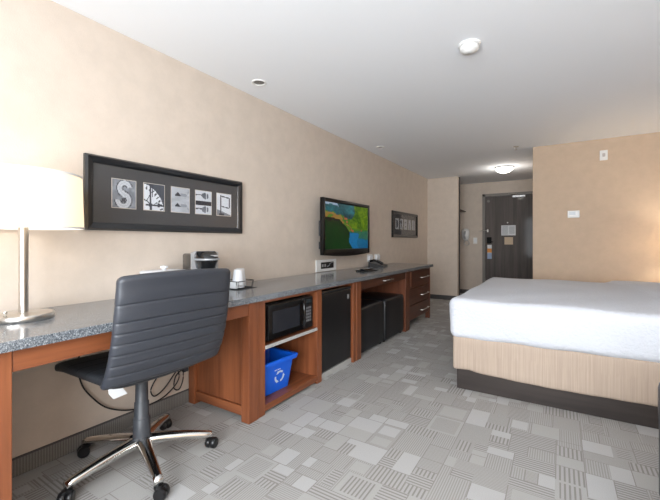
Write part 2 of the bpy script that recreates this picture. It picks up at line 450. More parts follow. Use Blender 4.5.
_b = bmesh.new(); lathe(_b, [(.035, 0), (.033, -.006), (.012, -.010)], 24); link('escutcheon', _b, M_nick, t, True)
_b = bmesh.new(); lathe(_b, [(.007, -.01), (.007, -.035), (.004, -.04), (.019, -.042), (.019, -.044), (.001, -.046)], 16); link('head', _b, M_nick, t)
# right wall things
t = thing('thermostat', 'white rectangular thermostat on the tan wall', 'thermostat', (.152, YR + .001, 1.412))
link('body', bx(-.062, .062, -.024, 0, 0, .088, .005), M_white, t); link('display', bx(-.045, .02, -.0255, -.024, .035, .075), mat('display_grey', rgb(190, 196, 200), .3), t)
t = thing('alarm_strobe', 'small white fire alarm device high on the tan wall', 'alarm', (.452, YR + .001, 2.09))
link('plate', bx(-.038, .038, -.02, 0, 0, .118, .004), M_white, t); link('lens', bx(-.014, .014, -.034, -.02, .04, .08, .004), mat('lens_clear', rgb(190, 184, 180), .3), t)

# ------------------------------------------------------------------ worktop and cabinets
XF = -1.56; FX = -1.605    # worktop front edge, cabinet front plane
CZ0, CZ1 = .748, .785
CY0, CY1 = .34, 5.325
_b = bmesh.new(); box(_b, XL + .002, XF, CY0, CY1, CZ0, CZ1, .003, 2)
worktop = link('worktop', _b, M_gran)
tag(worktop, 'long speckled dark granite worktop running along the left wall', 'worktop')
G = .0015
# desk section
t = thing('writing_desk', 'cherry wood writing desk section with open knee space under the worktop', 'desk', (FX, .38, 0))
def par(name, x0, x1, y0, y1, z0, z1, m, bev=.003, p=None):
    p = p or t
    return link(name, bx(x0 - t.location.x, x1 - t.location.x, y0 - t.location.y, y1 - t.location.y, z0, z1, bev), m, p)
par('end_panel', XL + .03, FX - .066, .385, .405, .02, CZ0 - G, M_wz)
par('leg', FX - .065, FX + .004, .385, .482, 0, CZ0 - G, M_wz)
par('apron', FX - .022, FX, .483, 1.619, .665, CZ0 - G, M_wy)
par('leg', FX - .065, FX + .004, 1.62, 1.705, 0, CZ0 - G, M_wz)
par('leg', XL + .015, XL + .075, 1.62, 1.68, 0, CZ0 - G, M_wz)
par('side_panel', XL + .076, FX - .066, 1.645, 1.665, .09, CZ0 - G, M_wz)
par('bottom_rail', XL + .076, FX - .066, 1.632, 1.672, .03, .088, M_wx)
# microwave cabinet
t = thing('microwave_cabinet', 'open cherry cabinet bay holding the microwave and the blue bin', 'cabinet', (FX, 1.71, 0))
par('side_panel', XL + .012, FX, 1.708, 1.768, 0, CZ0 - G, M_wz)
par('side_panel', XL + .012, FX, 2.365, 2.430, 0, CZ0 - G, M_wz)
par('top_rail', FX - .02, FX, 1.769, 2.364, .722, CZ0 - G, M_wy)
par('back_panel', XL + .012, XL + .022, 1.769, 2.364, .03, CZ0 - G, M_wz)
par('bottom_board', XL + .023, FX - .002, 1.769, 2.364, .02, .062, M_wy)
sh = par('shelf', XL + .023, FX - .008, 1.769, 2.364, .424, .442, M_wy)
link('edge_trim', bx(-.0075, .004, 1.769 - 1.71, 2.364 - 1.71, .422, .444, .002), M_shelf, sh)
# fridge bay top rail, sill
t = thing('kneehole_cabinet', 'cherry cabinet section with a slim drawer above the black ottomans', 'cabinet', (FX, 2.42, 0))
par('top_rail', FX - .02, FX, 2.432, 2.955, .731, CZ0 - G, M_wy)
par('side_panel', XL + .012, FX, 2.956, 3.012, 0, CZ0 - G, M_wz)
par('side_panel', XL + .012, FX + .003, 3.02, 3.108, 0, CZ0 - G, M_wz)
par('side_panel', XL + .012, FX + .003, 4.305, 4.405, 0, CZ0 - G, M_wdz)
par('back_panel', XL + .012, XL + .022, 3.11, 4.303, .03, CZ0 - G, M_wd)
dr = par('drawer', FX - .4, FX, 3.112, 4.301, .655, CZ0 - .004, M_wd)
def handle(x, y0, y1, z, parent, org, vert=False):
    b = bmesh.new()
    if vert: P = [(x, y0, y1), (x + .022, y0, y1), (x + .022, y0, z), (x, y0, z)]
    else: P = [(x, y0, z), (x + .026, y0, z), (x + .026, y1, z), (x, y1, z)]
    P = [(p[0] - org[0], p[1] - org[1], p[2] - org[2]) for p in P]
    tube(b, P, .0065, 8)
    return link('handle', b, M_nick, parent, 60)
handle(FX, 3.63, 3.86, .697, dr, t.location)
# metal sill in front of the fridge
t = thing('fridge_sill', 'thin grey metal sill strip on the carpet below the mini fridge', 'sill', (FX, 2.42, 0))
par('strip', XL + .1, FX - .02, 2.432, 2.954, 0, .045, M_shelf)
# dresser
t = thing('dresser', 'cherry three-drawer dresser with its shade painted in, at the far end of the worktop', 'dresser', (FX, 4.41, 0))
par('body', XL + .012, FX - .022, 4.41, 5.30, .10, CZ0 - G, M_wd)
par('leg', FX - .06, FX, 5.27, 5.32, 0, CZ0 - G, M_wdz)
par('leg', XL + .02, XL + .07, 5.27, 5.32, 0, .10, M_wdz)
par('leg', FX - .06, FX, 4.41, 4.45, 0, CZ0 - G, M_wdz)
for z0, z1, hz in ((.515, .735, .625), (.300, .505, .39), (.105, .290, .18)):
    d = par('drawer', FX - .021, FX - .002, 4.455, 5.265, z0, z1, M_wd)
    handle(FX - .002, 4.90, 5.20, hz, d, t.location)
par('upright_strip', FX, FX + .006, 4.485, 4.497, .54, .73, M_wz)  # thin paler upright strip over the top drawer front

# ------------------------------------------------------------------ appliances
t = thing('microwave', 'black microwave oven on the shelf of the open cabinet', 'microwave', (-1.628, 1.815, .443))
link('case', bx(-.38, -.02, 0, .525, .008, .255, .006), M_black, t)
link('door', bx(-.019, .0, .005, .405, .012, .25, .006), M_gloss, t)
link('window', bx(.0005, .002, .05, .35, .055, .205, .0), mat('microwave_window', rgb(40, 42, 48), .15), t)
cp = link('control_panel', bx(-.019, .0, .41, .522, .012, .25, .006), M_satin, t)
_b = bmesh.new()
for r in range(5):
    for c in range(3): box(_b, .0005, .002, .434 + c * .022, .450 + c * .022, .065 + r * .024, .080 + r * .024, .0)
link('button', _b, mat('button_grey', rgb(120, 122, 126), .5), cp, kind='stuff')
link('display', bx(.0005, .002, .432, .497, .205, .232), mat('dark_display', rgb(30, 44, 50), .2), cp)
_b = bmesh.new(); tube(_b, smooth_path([(-.002, .39, .035), (.02, .38, .06), (.026, .376, .13), (.02, .38, .2), (-.002, .39, .228)]), .008, 8); link('handle', _b, M_gloss, t, True)
for x in (-.34, -.06):
    for y in (.04, .48):
        _b = bmesh.new(); lathe(_b, [(.012, 0), (.012, .009)], 12, (x, y, 0)); link('foot', _b, M_black, t)

t = thing('mini_fridge', 'black mini fridge between the cherry cabinet panels', 'fridge', (-1.62, 2.442, .046))
link('cabinet', bx(-.49, -.05, 0.0, .500, .0, .665, .006), M_black, t)
d = link('door', bx(-.048, .0, .002, .498, .008, .64, .010), M_satin, t)
link('grip_recess', bx(-.046, .006, .004, .496, .642, .668, .008), M_gloss, d)
link('badge', bx(.0005, .0025, .43, .455, .555, .595, .0005), M_silver, d)

for i, (y0, y1, x1, lb) in enumerate(((3.15, 3.715, -1.630, 'black cube ottoman tucked under the worktop, the one nearer the fridge'), (3.725, 4.29, -1.618, 'black cube ottoman tucked under the worktop, the one beside the dresser'))):
    t = thing('ottoman', lb, 'ottoman', (x1 - .25, (y0 + y1) / 2, 0), 0, 'black cube ottomans under the worktop')
    w = (y1 - y0) / 2
    link('upholstered_body', roundbox(-.25, .25, -w, w, .02, .452, .022, 4), M_ott, t, True)
    link('top_cushion', roundbox(-.248, .248, -w + .002, w - .002, .40, .467, .026, 6, lambda p: p + Vector((0, 0, .012 * math.cos(p.x * 5) * math.cos(p.y * 5) if p.z > .44 else 0))), M_ott, t, True)
    for sx in (-1, 1):
        for sy in (-1, 1):
            b = bmesh.new(); lathe(b, [(.018, 0), (.02, .021)], 12, (sx * .21, sy * (w - .04), 0)); link('foot', b, M_black, t)

# recycling bin
t = thing('recycling_bin', 'blue plastic recycling bin in the bottom of the open cabinet', 'recycling bin', (-1.795, 1.975, .0625), math.radians(-3))
t.scale = (1.0, 1.12, .98)
def rect_ring(hx, hy, z, r=.02, k=4, cx=0, cy=0):
    out = []
    for q, (sx, sy) in enumerate(((1, 1), (-1, 1), (-1, -1), (1, -1))):
        for j in range(k + 1):
            a = PI / 2 * (q + j / k); out.append((cx + sx * (hx - r) + r * math.cos(a), cy + sy * (hy - r) + r * math.sin(a), z))
    return out
_b = bmesh.new()
loft(_b, [rect_ring(.105, .125, 0), rect_ring(.132, .152, .225), rect_ring(.132, .152, .228)], False)
_f = _b.faces.new([v for v in list(_b.verts)[:20]])
loft(_b, [rect_ring(.101, .121, .004), rect_ring(.128, .148, .228)], False)
link('tub', _b, M_blue, t, 40)
_b = bmesh.new(); loft(_b, [rect_ring(.129, .149, .205), rect_ring(.150, .170, .207), rect_ring(.156, .176, .232), rect_ring(.150, .170, .240), rect_ring(.129, .149, .236), rect_ring(.129, .149, .205)], False); link('rim', _b, M_blue, t, 60)
_b = bmesh.new()
# three chasing arrows on the front
for k in range(3):
    a0 = PI / 2 + k * 2 * PI / 3
    def pt(r, a): return Vector((0, r * math.cos(a), r * math.sin(a)))
    n = 6; R1, R2 = .030, .044
    aa = [a0 - .75 + 1.15 * j / n for j in range(n + 1)]
    poly = [pt(R1, a) for a in aa] + [pt(.026, aa[-1]), pt(.038, aa[-1] + .55), pt(.050, aa[-1])] + [pt(R2, a) for a in reversed(aa)]
    top = [_b.verts.new(p + Vector((.0018, 0, 0))) for p in poly]; _b.faces.new(top)
bmesh.ops.rotate(_b, verts=_b.verts, matrix=Matrix.Rotation(math.atan2(.027, .225), 3, 'Y'))
bmesh.ops.translate(_b, verts=_b.verts, vec=(.1185, .02, .105))
link('recycling_symbol', _b, M_mark, t)
_b = bmesh.new()
for k in range(4): box(_b, .1278 + .0, .1290, -.03 + k * .014, -.022 + k * .014, .158, .166)
link('lettering', _b, M_mark, t)

# ------------------------------------------------------------------ television
TX = XL + .14
t = thing('television', 'black flat screen television mounted on the left wall', 'television', (XL, 3.680, 1.277))
hw, hh = .545, .302
_b = bmesh.new()
def frame(bm, y0, y1, z0, z1, wl, wr, wb, wt, x0, x1, bev=.004):
    box(bm, x0, x1, y0, y0 + wl, z0, z1, bev); box(bm, x0, x1, y1 - wr, y1, z0, z1, bev)
    box(bm, x0, x1, y0 + wl - .002, y1 - wr + .002, z0, z0 + wb, bev); box(bm, x0, x1, y0 + wl - .002, y1 - wr + .002, z1 - wt, z1, bev)
frame(_b, -hw, hw, -hh, hh, .045, .045, .06, .042, .10, .14, .006)
# curved lower lip
loft(_b, [[(.104, y, -hh + .02), (.138, y, -hh + .02), (.138, y, -hh - .022 * math.cos(y / hw * PI / 2)), (.108, y, -hh - .022 * math.cos(y / hw * PI / 2))] for y in [hw * (k / 12 - 1) * .98 + 0 for k in range(25)]])
link('bezel', _b, mat('television_black', rgb(10, 10, 11), .32, spec=.35), t, 40)
link('rear_housing', roundbox(.060, .102, -hw + .05, hw - .03, -hh + .03, hh - .03, .015, 3), M_black, t, True)
_b = bmesh.new(); box(_b, 0, .012, -.2, .2, -.15, .15, .002); box(_b, .012, .045, -.16, -.12, -.18, .18, .002); box(_b, .012, .045, .12, .16, -.18, .18, .002)
link('wall_mount', _b, M_black, t)
_b = bmesh.new(); box(_b, .07, .098, -hw + .02, -hw + .052, -.1, .06, .004); box(_b, .07, .098, -hw + .02, -hw + .052, -.24, -.16, .004)
link('side_connector', _b, M_grey, t)
def hsh(a, b):
    v = math.sin(a * 127.1 + b * 311.7) * 43758.5453; return v - math.floor(v)
def vn(x, y):
    xi, yi = math.floor(x), math.floor(y); fx, fy = x - xi, y - yi
    fx = fx * fx * (3 - 2 * fx); fy = fy * fy * (3 - 2 * fy)
    a = hsh(xi, yi) * (1 - fx) + hsh(xi + 1, yi) * fx; b = hsh(xi, yi + 1) * (1 - fx) + hsh(xi + 1, yi + 1) * fx
    return a * (1 - fy) + b * fy
def mixc(a, b, t): return tuple(x + (y - x) * t for x, y in zip(a, b))
def tvpic(u, v):
    u0, v0 = u, v; u = u + .12 * (vn(u0 * 7 + 5, v0 * 6) - .5); v = v + .06 * (vn(u0 * 8, v0 * 8 + 9) - .5)
    n = vn(u * 9, v * 7) * .6 + vn(u * 22, v * 18) * .4
    edge = .70 - .12 * u - .55 * max(0, u - .28) * 1.6 + .05 * (n - .5)     # dark headland on the left
    if v > .93 + .05 * n - .1 * (u > .4) + (.2 if u > .3 else 0): return mixc((150, 180, 225), (210, 225, 240), n)
    if u < .56 and v < edge:
        if v > edge - .09 and n > .38: return (22, 20, 22)
        return mixc((4, 48, 20), (6, 70, 26), n)
    if u < .55 and v < edge + .10: return mixc((205, 95, 60), (150, 160, 70), n) if n > .42 else (96, 140, 44)
    n = .75 * n + .5 * (vn(u * 40, v * 30) - .3); n = max(0, min(1, n))
    if v > .74 - .1 * u + .12 * (u < .5) * n and u < .62: return mixc((6, 56, 66), (60, 150, 160), n)
    if u < .66 + .1 * n and v < .38 - .5 * abs(u - .55) + .06 * n: return mixc((10, 110, 170), (30, 140, 200), n)
    if v < .2 + .1 * (n - .5) + .12 * max(0, u - .8): return mixc((12, 100, 150), (24, 124, 170), n)
    if v < .36 + .1 * n: return mixc((36, 96, 96), (70, 140, 90), n)
    if u > .42 + .3 * vn(u * 6, v * 6) and v > .5 - .25 * (u - .6) * vn(u * 5 + 3, v * 5) : return mixc((30, 84, 20), (160, 186, 30), n)
    return mixc((40, 112, 50), (104, 150, 40), n) if n > .3 else (190, 110, 70)
canvas('screen', (.134, -hw + .045, -hh + .06), (0, 2 * hw - .09, 0), (0, 0, 2 * hh - .102), 72, 44, tvpic, M_screen, t)

# ------------------------------------------------------------------ pictures
def g(v): v = max(0, min(1, v)); return mixc((22, 30, 44), (240, 245, 252), v)
def ph_s(u, v):
    # carved stone scroll like a letter S
    d1 = math.hypot(u - .52, (v - .70) * 1.1); a1 = math.atan2(v - .70, u - .52)
    d2 = math.hypot(u - .46, (v - .28) * 1.1); a2 = math.atan2(v - .28, u - .46)
    k = .45 + .2 * vn(u * 8, v * 9)
    r = .22
    s1 = abs(d1 - r) if not (-1.5 < a1 < .2) else 9
    s2 = abs(d2 - r - .02) if not (1.7 < a2 < 3.1) else 9
    dd = abs((u - .36) * .75 + (v - .62) * .66) if .28 < u < .72 and .36 < v < .64 else 9
    s = min(s1, s2, dd)
    if s < .10: k = .95 - 3.2 * abs(s - .03) if s > .03 else .8
    elif s < .14: k = .18
    if d2 < .08: k = .2
    return g(k)
def ph_clock(u, v):
    d = math.hypot(u + .15, v + .15) * .9; a = math.atan2(v + .15, u + .15)
    k = .97
    if d > 1.02: k = .25
    if .86 < d < .98 and math.sin(a * 40) > .3: k = .2
    if .48 < d < .52 or (.5 < d < .85 and abs(math.sin(a * 6)) < .12): k = .2
    if abs(u - .30) < .045 or (abs(u - .42) < .02 and v > .5): k = .15
    if abs(v - .2) < .03 and u > .08: k = .15
    if math.hypot(u - .72, v - .2) < .09 or math.hypot(u - .3, v - .2) < .08: k = .12
    return g(k)
def ph_e1(u, v):
    k = .85 - .15 * vn(u * 3, v * 12)
    for c in (.27, .72):
        if .18 < u < .5 and c - .06 < v < c + .10 - abs(u - .34) * .8: k = .12
        if .5 < u < .8 and abs(v - c) < .06: k = .6
    if u > .72 and abs(abs(v - .5) - (u - .72) * 1.3 - .08) < .02: k = .5
    return g(k)
def ph_e2(u, v):
    k = .9
    if abs(v - .47) < .09: k = .06
    for c in (.2, .8):
        if math.hypot((u - .6) * .9, (v - c) * 1.5) < .2: k = .3 + .2 * vn(u * 12, v * 12)
        if u < .4 and abs(v - c - .03 + .5 * (u - .2) ** 2) < .025: k = .15
    if abs(u - .68) < .03 and abs(v - .47) > .1: k = .95
    return g(k)
def ph_p(u, v):
    k = .95
    if v < .28 - .25 * u: k = .5
    if abs(u - .28) < .035 and v < .95: k = .1
    if .25 < u < .9 and (abs(v - .92 + .1 * u) < .025 or abs(v - .46 + .12 * u) < .022): k = .1
    if abs(u - .88) < .03 and .36 < v < .84: k = .1
    if v < .08 and .15 < u < .5: k = .1
    return g(k)
def ph_d(u, v):
    k = .12
    if u < .2 or (.2 <= u and math.hypot((u - .3), (v - .5)) > .42 and u < .98): k = .9
    if .25 < u < .5 and .25 < v < .75: k = .3
    return g(k)
def ph_r(u, v):
    k = .8
    if abs(u - .3) < .08 or math.hypot(u - .45, v - .68) < .2 or abs((v - .45) + (u - .4)) < .1: k = .1
    return g(k)
def ph_a(u, v):
    k = .45 + .2 * vn(u * 6, v * 6)
    if abs(abs(u - .5) * 2.1 - (1 - v)) < .14: k = .95
    return g(k)
def ph_m(u, v):
    k = .5 + .25 * math.sin(u * 12) * .8 + .1 * vn(u * 10, v * 10)
    if abs(u - .2) < .07 or abs(u - .8) < .07: k = .9
    return g(k)
def picture(label, yc, fs):
    t = thing('framed_picture', label, 'picture', (XL, yc, 1.391), 0)
    W, H, B = .578, .209, .045
    b = bmesh.new()
    prof = [(0.002, 0), (.022, 0), (.034, .010), (.030, .024), (.024, .036), (.014, B), (.002, B)]
    for y0, z0, y1, z1, ny, nz in ((-W, -H, W, -H, 0, 1), (W, -H, W, H, -1, 0), (W, H, -W, H, 0, -1), (-W, H, -W, -H, 1, 0)):
        dy, dz = (1 if y1 > y0 else -1 if y1 < y0 else 0), (1 if z1 > z0 else -1 if z1 < z0 else 0)
        loft(b, [[(x, y0 + ny * o + dy * o, z0 + nz * o + dz * o) for x, o in prof], [(x, y1 + ny * o - dy * o, z1 + nz * o - dz * o) for x, o in prof]])
    link('frame', b, M_pictureframe, t, 35)
    link('mat_board', bx(.003, .010, -W + B - .004, W - B + .004, -H + B - .004, H - B + .004), M_matboard, t)
    for k, f in enumerate(fs):
        y = -.362 + k * .190
        p = link('photo_edge', bx(.010, .0112, y - .073, y + .073, -.077, .096), M_cream, t)
        canvas('photo', (.0116, y - .069, -.073), (0, .138, 0), (0, 0, .165), 26, 32, f, M_print, t)
    link('glass', bx(.0135, .015, -W + B - .003, W - B + .003, -H + B - .003, H - B + .003), M_glass, t)
picture('black framed row of five photos, beside the lamp', 1.542, (ph_s, ph_clock, ph_e1, ph_e2, ph_p))
picture('black framed row of five photos hanging beyond the television', 5.85, (ph_d, ph_r, ph_e1, ph_a, ph_m))

# ------------------------------------------------------------------ small things on the worktop
t = thing('table_lamp', 'brushed nickel table lamp with white drum shade on the worktop', 'lamp', (-1.96, .628, CZ1))
_b = bmesh.new(); lathe(_b, [(.106, 0.001), (.109, .006), (.109, .020), (.105, .025), (.03, .026), (.022, .030)], 48); link('base', _b, M_nick, t, 40)
_b = bmesh.new(); lathe(_b, [(.0175, .03), (.0175, .42), (.008, .425), (.008, .47)], 24); link('pole', _b, M_nick, t, 40)
_b = bmesh.new(); lathe(_b, [(.006, .025), (.006, .038), (.008, .040), (.008, .048), (.002, .050)], 16, (.045, -.075, 0)); link('switch', _b, M_chr, t, True)
_b = bmesh.new(); lathe(_b, [(.218, .392), (.211, .628), (.208, .628), (.215, .392), (.218, .392)], 64, cap=False); sh = link('shade', _b, M_shade, t, 40)
_b = bmesh.new(); lathe(_b, [(.2195, .390), (.2195, .398), (.2145, .398), (.2145, .390), (.2195, .390)], 64, cap=False); link('shade_rim', _b, M_white, sh, 40)
_b = bmesh.new(); lathe(_b, [(.2125, .620), (.2125, .629), (.2075, .629), (.2075, .620), (.2125, .620)], 64, cap=False); link('shade_rim', _b, M_white, sh, 40)
_b = bmesh.new(); lathe(_b, [(.012, .47), (.03, .50), (.032, .53), (.02, .56), (.002, .565)], 20); link('bulb', _b, M_bulb, t, True)
_b = bmesh.new()
for a in range(3): tube(_b, [(0, 0, .612), (.208 * math.cos(a * 2.094), .208 * math.sin(a * 2.094), .622)], .002, 6)
tube(_b, [(0.0, 0, .56), (0, 0, .615)], .002, 6)
link('spider', _b, M_chr, t)

# coffee maker
t = thing('coffee_maker', 'black and silver single cup coffee maker on the worktop behind the chair', 'coffee maker', (-1.985, 1.575, CZ1), math.radians(-19))
# local +X faces the room
link('water_tank', roundbox(-.12, .06, -.088, .080, .012, .255, .016, 2), mat('smoked_plastic', rgb(48, 46, 44), .2), t, True)
_b = bmesh.new()
loft(_b, [[(x, y, z) for y, z in ((-.088, .015), (-.088, .262), (-.06, .272), (.06, .272), (.083, .262), (.083, .015))] for x in (.055, .075)])
link('side_band', _b, M_silver, t, 30)
_b = bmesh.new()
rings = []
for z, w, d in ((.145, .055, .055), (.17, .068, .085), (.205, .076, .105), (.225, .079, .11), (.25, .078, .095), (.272, .065, .06)):
    rings.append([(.072 + d * max(0, math.sin(PI * k / 14)), -.92 * w * math.cos(PI * k / 14), z) for k in range(15)])
loft(_b, rings); link('brew_head', _b, M_gloss, t, True)
_b = bmesh.new(); tube(_b, [(.072 + .112 * math.sin(PI * k / 14), -.076 * math.cos(PI * k / 14), .222) for k in range(15)], .006, 8); link('handle_band', _b, M_silver, t, True)
link('drip_base', roundbox(.06, .17, -.07, .07, .001, .03, .01, 2), M_black, t, True)
link('name_badge', bx(.1655, .169, -.004, .042, .240, .250), M_silver, t)

t = thing('ice_bucket', 'white lidded ice bucket on the worktop left of the coffee maker', 'ice bucket', (-2.085, 1.372, CZ1))
t.scale = (1, 1, 1.09)
_b = bmesh.new(); loft(_b, [rect_ring(.075, .095, 0, .02), rect_ring(.085, .105, .125, .02)]); link('bucket', _b, M_white, t, 40)
_b = bmesh.new(); loft(_b, [rect_ring(.088, .112, .126, .02), rect_ring(.09, .114, .136, .02), rect_ring(.08, .104, .143, .02)]); lid = link('lid', _b, M_cup, t, 40)
_b = bmesh.new(); lathe(_b, [(.012, .143), (.012, .152), (.024, .156), (.022, .166), (.002, .168)], 20); link('knob', _b, M_cup, lid, True)

t = thing('condiment_box', 'white box with a black top on the worktop right of the coffee maker', 'box', (-2.10, 1.83, CZ1))
link('box', roundbox(-.05, .05, -.055, .065, .001, .112, .01, 2), M_cup, t, True)
link('top', bx(-.04, .04, .02, .06, .1125, .120, .003), M_black, t)

# wire basket with cups
t = thing('wire_basket', 'black wire basket holding the cups on the worktop', 'basket', (-1.945, 1.865, CZ1))
_b = bmesh.new()
for z, s in ((.004, .9), (.055, 1.0)):
    R = rect_ring(.075 * s, .085 * s, z, .02); tube(_b, R + [R[0], R[1]], .0028, 6)
R0, R1 = rect_ring(.0675, .0765, .004, .02), rect_ring(.075, .085, .055, .02)
for k in range(0, 20, 2): tube(_b, [R0[k], R1[k]], .0016, 6)
for k in range(-3, 4): tube(_b, [(-.066, k * .02, .004), (.066, k * .02, .004)], .0016, 6)
link('wire_frame', _b, M_black, t)
link('base_tray', bx(-.085, .085, -.095, .095, .0005, .0025, .001), M_black, t)
def cup(name, loc, label, n=2, r=.041, h=.105):
    t = thing(name, label, 'cup', loc, 0, 'white cups in the wire basket')
    b = bmesh.new(); lathe(b, [(r, 0), (r + .002, .003), (r * .74, h), (r * .70, h + .001), (.001, h + .001)], 28)
    link('cup_body', b, M_cup, t, 40)
    for k in range(1, n):
        b = bmesh.new(); lathe(b, [(r + .002, -.009 * k), (r + .003, -.009 * k + .003), (r + .001, -.009 * k + .005)], 28, cap=False); link('cup_rim', b, M_cup, t, True)
cup('paper_cup', (-1.915, 1.83, CZ1 + .030), 'upside down white cup at the front of the wire basket', 3)
cup('paper_cup', (-1.97, 1.90, CZ1 + .030), 'upside down white cup behind another in the wire basket', 3)
t = thing('napkin_stack', 'stack of white packets standing in the wire basket', 'napkins', (-1.935, 1.79, CZ1 + .007))
link('stack', bx(-.05, .05, -.012, .006, 0, .045, .002), M_paper, t)

# media plate
t = thing('media_panel', 'white wall plate with dark connection sockets under the television', 'wall plate', (XL, 3.405, .79))
link('plate', bx(0, .012, -.205, .205, 0, .128, .003), M_white, t)
link('socket_panel', bx(.012, .016, -.12, .14, .03, .10, .002), M_black, t)
_b = bmesh.new()
tube(_b, [(.018, .0, .05), (.018, .04, .06), (.018, .06, .085), (.018, .11, .09)], .004, 6)
link('plug_lead', _b, M_silver, t)
for y in (-.09, -.04): link('socket', bx(.0165, .0175, y - .015, y + .015, .05, .08), M_silver, t)
for lb, y in (('white outlet box on the wall behind the phone, the left one', 4.50), ('white outlet box on the wall behind the phone, the right one', 4.735)):
    t = thing('wall_outlet', lb, 'outlet', (XL, y, .842), 0, 'outlet boxes behind the phone')
    link('plate', bx(0, .006, -.075, .085, 0, .10, .002), M_white, t); link('socket', bx(.006, .03, -.05, .06, .02, .085, .006), M_cup, t)
# phone
t = thing('telephone', 'black desk telephone on the worktop below the outlet boxes', 'telephone', (-2.03, 4.42, CZ1), math.radians(10))
_b = bmesh.new(); loft(_b, [[(-.1, y, .001), (.1, y, .001), (.1, y, .02), (-.1, y, .065)] for y in (-.11, .13)]); link('base', _b, M_black, t)
_b = bmesh.new()
tube(_b, smooth_path([(-.085, -.08, .075), (-.03, -.08, .085), (.03, -.08, .072), (.085, -.08, .045)]), .02, 10, None, .8); link('handset', _b, M_gloss, t, True)
_b = bmesh.new()
for r in range(4):
    for c in range(3): box(_b, -.03 + r * .025, -.012 + r * .025, -.01 + c * .03, .01 + c * .03, .0495 - r * .0056, .053 - r * .0056)
link('keypad', _b, M_grey, t)
t = thing('remote_tray', 'flat black leather tray on the worktop in front of the phone', 'tray', (-1.835, 3.70, CZ1), math.radians(-8))
link('tray_base', bx(-.065, .065, -.13, .13, .001, .012, .004), M_black, t)
link('remote_control', bx(-.03, .025, -.10, .09, .0125, .028, .006), M_gloss, t)

# ------------------------------------------------------------------ cables under the desk
_b = bmesh.new(); X = XL + .03
tube(_b, smooth_path([(X, 1.0, .62)] + [(X, y, z) for y, z in ((.93, .50), (.94, .367), (.993, .269), (1.076, .177), (1.201, .115), (1.326, .10), (1.428, .115), (1.51, .165), (1.535, .22), (1.50, .29), (1.43, .31), (1.38, .26), (1.335, .19), (1.36, .14), (1.43, .17))] + [(X + .01, y, z) for y, z in ((1.50, .25), (1.545, .29), (1.56, .20), (1.53, .13), (1.49, .15), (1.50, .22), (1.54, .25), (1.565, .26))]), .0042, 8)
cab = link('power_cable', _b, M_cable, None, True); tag(cab, 'looped black power cable hanging on the wall under the desk', 'cable')
t = thing('power_adapter', 'small grey plug on the wall under the desk beside the desk side panel', 'plug', (XL, 1.585, .235))
t.scale = (1, .8, .8)
link('plate', bx(0, .006, -.035, .035, -.03, .09, .002), M_cream, t); link('plug_body', roundbox(.006, .04, -.022, .022, -.01, .055, .008, 2), M_grey, t, True)

# ------------------------------------------------------------------ desk chair
CH = Vector((-1.785, 1.052, 0))
t = thing('office_chair', 'slate grey leather office chair with chrome base at the desk', 'chair', CH, 0)
# star base
angs = [-90, -19, 55, 126, 201]
for a in angs:
    a = math.radians(a); c, s = math.cos(a), math.sin(a)
    b = bmesh.new(); rings = []
    N = 10
    for i in range(N + 1):
        u = i / N; r = .022 + (.338 - .022) * u
        z = .118 - .042 * u ** 1.6; w = .034 - .013 * u; h = .028 - .010 * u
        rings.append([(r * c - s * w * math.cos(q), r * s + c * w * math.cos(q), z + h * math.sin(q)) for q in [2 * PI * k / 12 for k in range(12)]])
    loft(b, rings); leg = link('leg', b, M_chr, t, True)
    b = bmesh.new(); cx, cy = .330 * c, .330 * s
    # twin wheels side by side, trailing
    tr = a + .9; tx, ty = math.cos(tr), math.sin(tr); wx, wy = cx + tx * .012, cy + ty * .012
    R = Matrix.Rotation(tr, 3, 'Z') @ Matrix.Rotation(PI / 2, 3, 'X')
    for sd in (-1, 1):
        b2 = bmesh.new(); lathe(b2, [(.006, -.013), (.024, -.013), (.028, -.007), (.028, .007), (.024, .013), (.006, .013)], 20)
        for v in b2.verts: v.co = R @ v.co + Vector((wx - ty * .014 * sd, wy + tx * .015 * sd, .0282))
        me = bpy.data.meshes.new('tmp'); b2.to_mesh(me); b2.free(); b.from_mesh(me)
    link('wheel', b, M_black, leg, 40)
    b = bmesh.new(); lathe(b, [(.006, .026), (.007, .046), (.021, .048), (.021, .056), (.008, .060), (.006, .072)], 16, (cx, cy, 0)); link('caster_hood', b, M_black, leg, 40)
_b = bmesh.new(); lathe(_b, [(.034, .088), (.038, .10), (.038, .135), (.032, .14)], 28); link('hub', _b, M_chr, t, 40)
_b = bmesh.new(); lathe(_b, [(.034, .128), (.041, .135), (.040, .23), (.0375, .233), (.035, .236), (.034, .31), (.032, .313), (.030, .316), (.0285, .428), (.022, .43)], 28); link('gas_column_cover', _b, M_grey, t, 40)
_b = bmesh.new(); lathe(_b, [(.013, .41), (.013, .46)], 20); link('gas_piston', _b, M_chr, t, 40)
_b = bmesh.new(); box(_b, -.10, .12, -.07, .07, .455, .487, .01); tube(_b, [(.0, .05, .47), (0, .20, .465), (0, .24, .455)], .006, 8)
link('tilt_mechanism', _b, M_black, t)
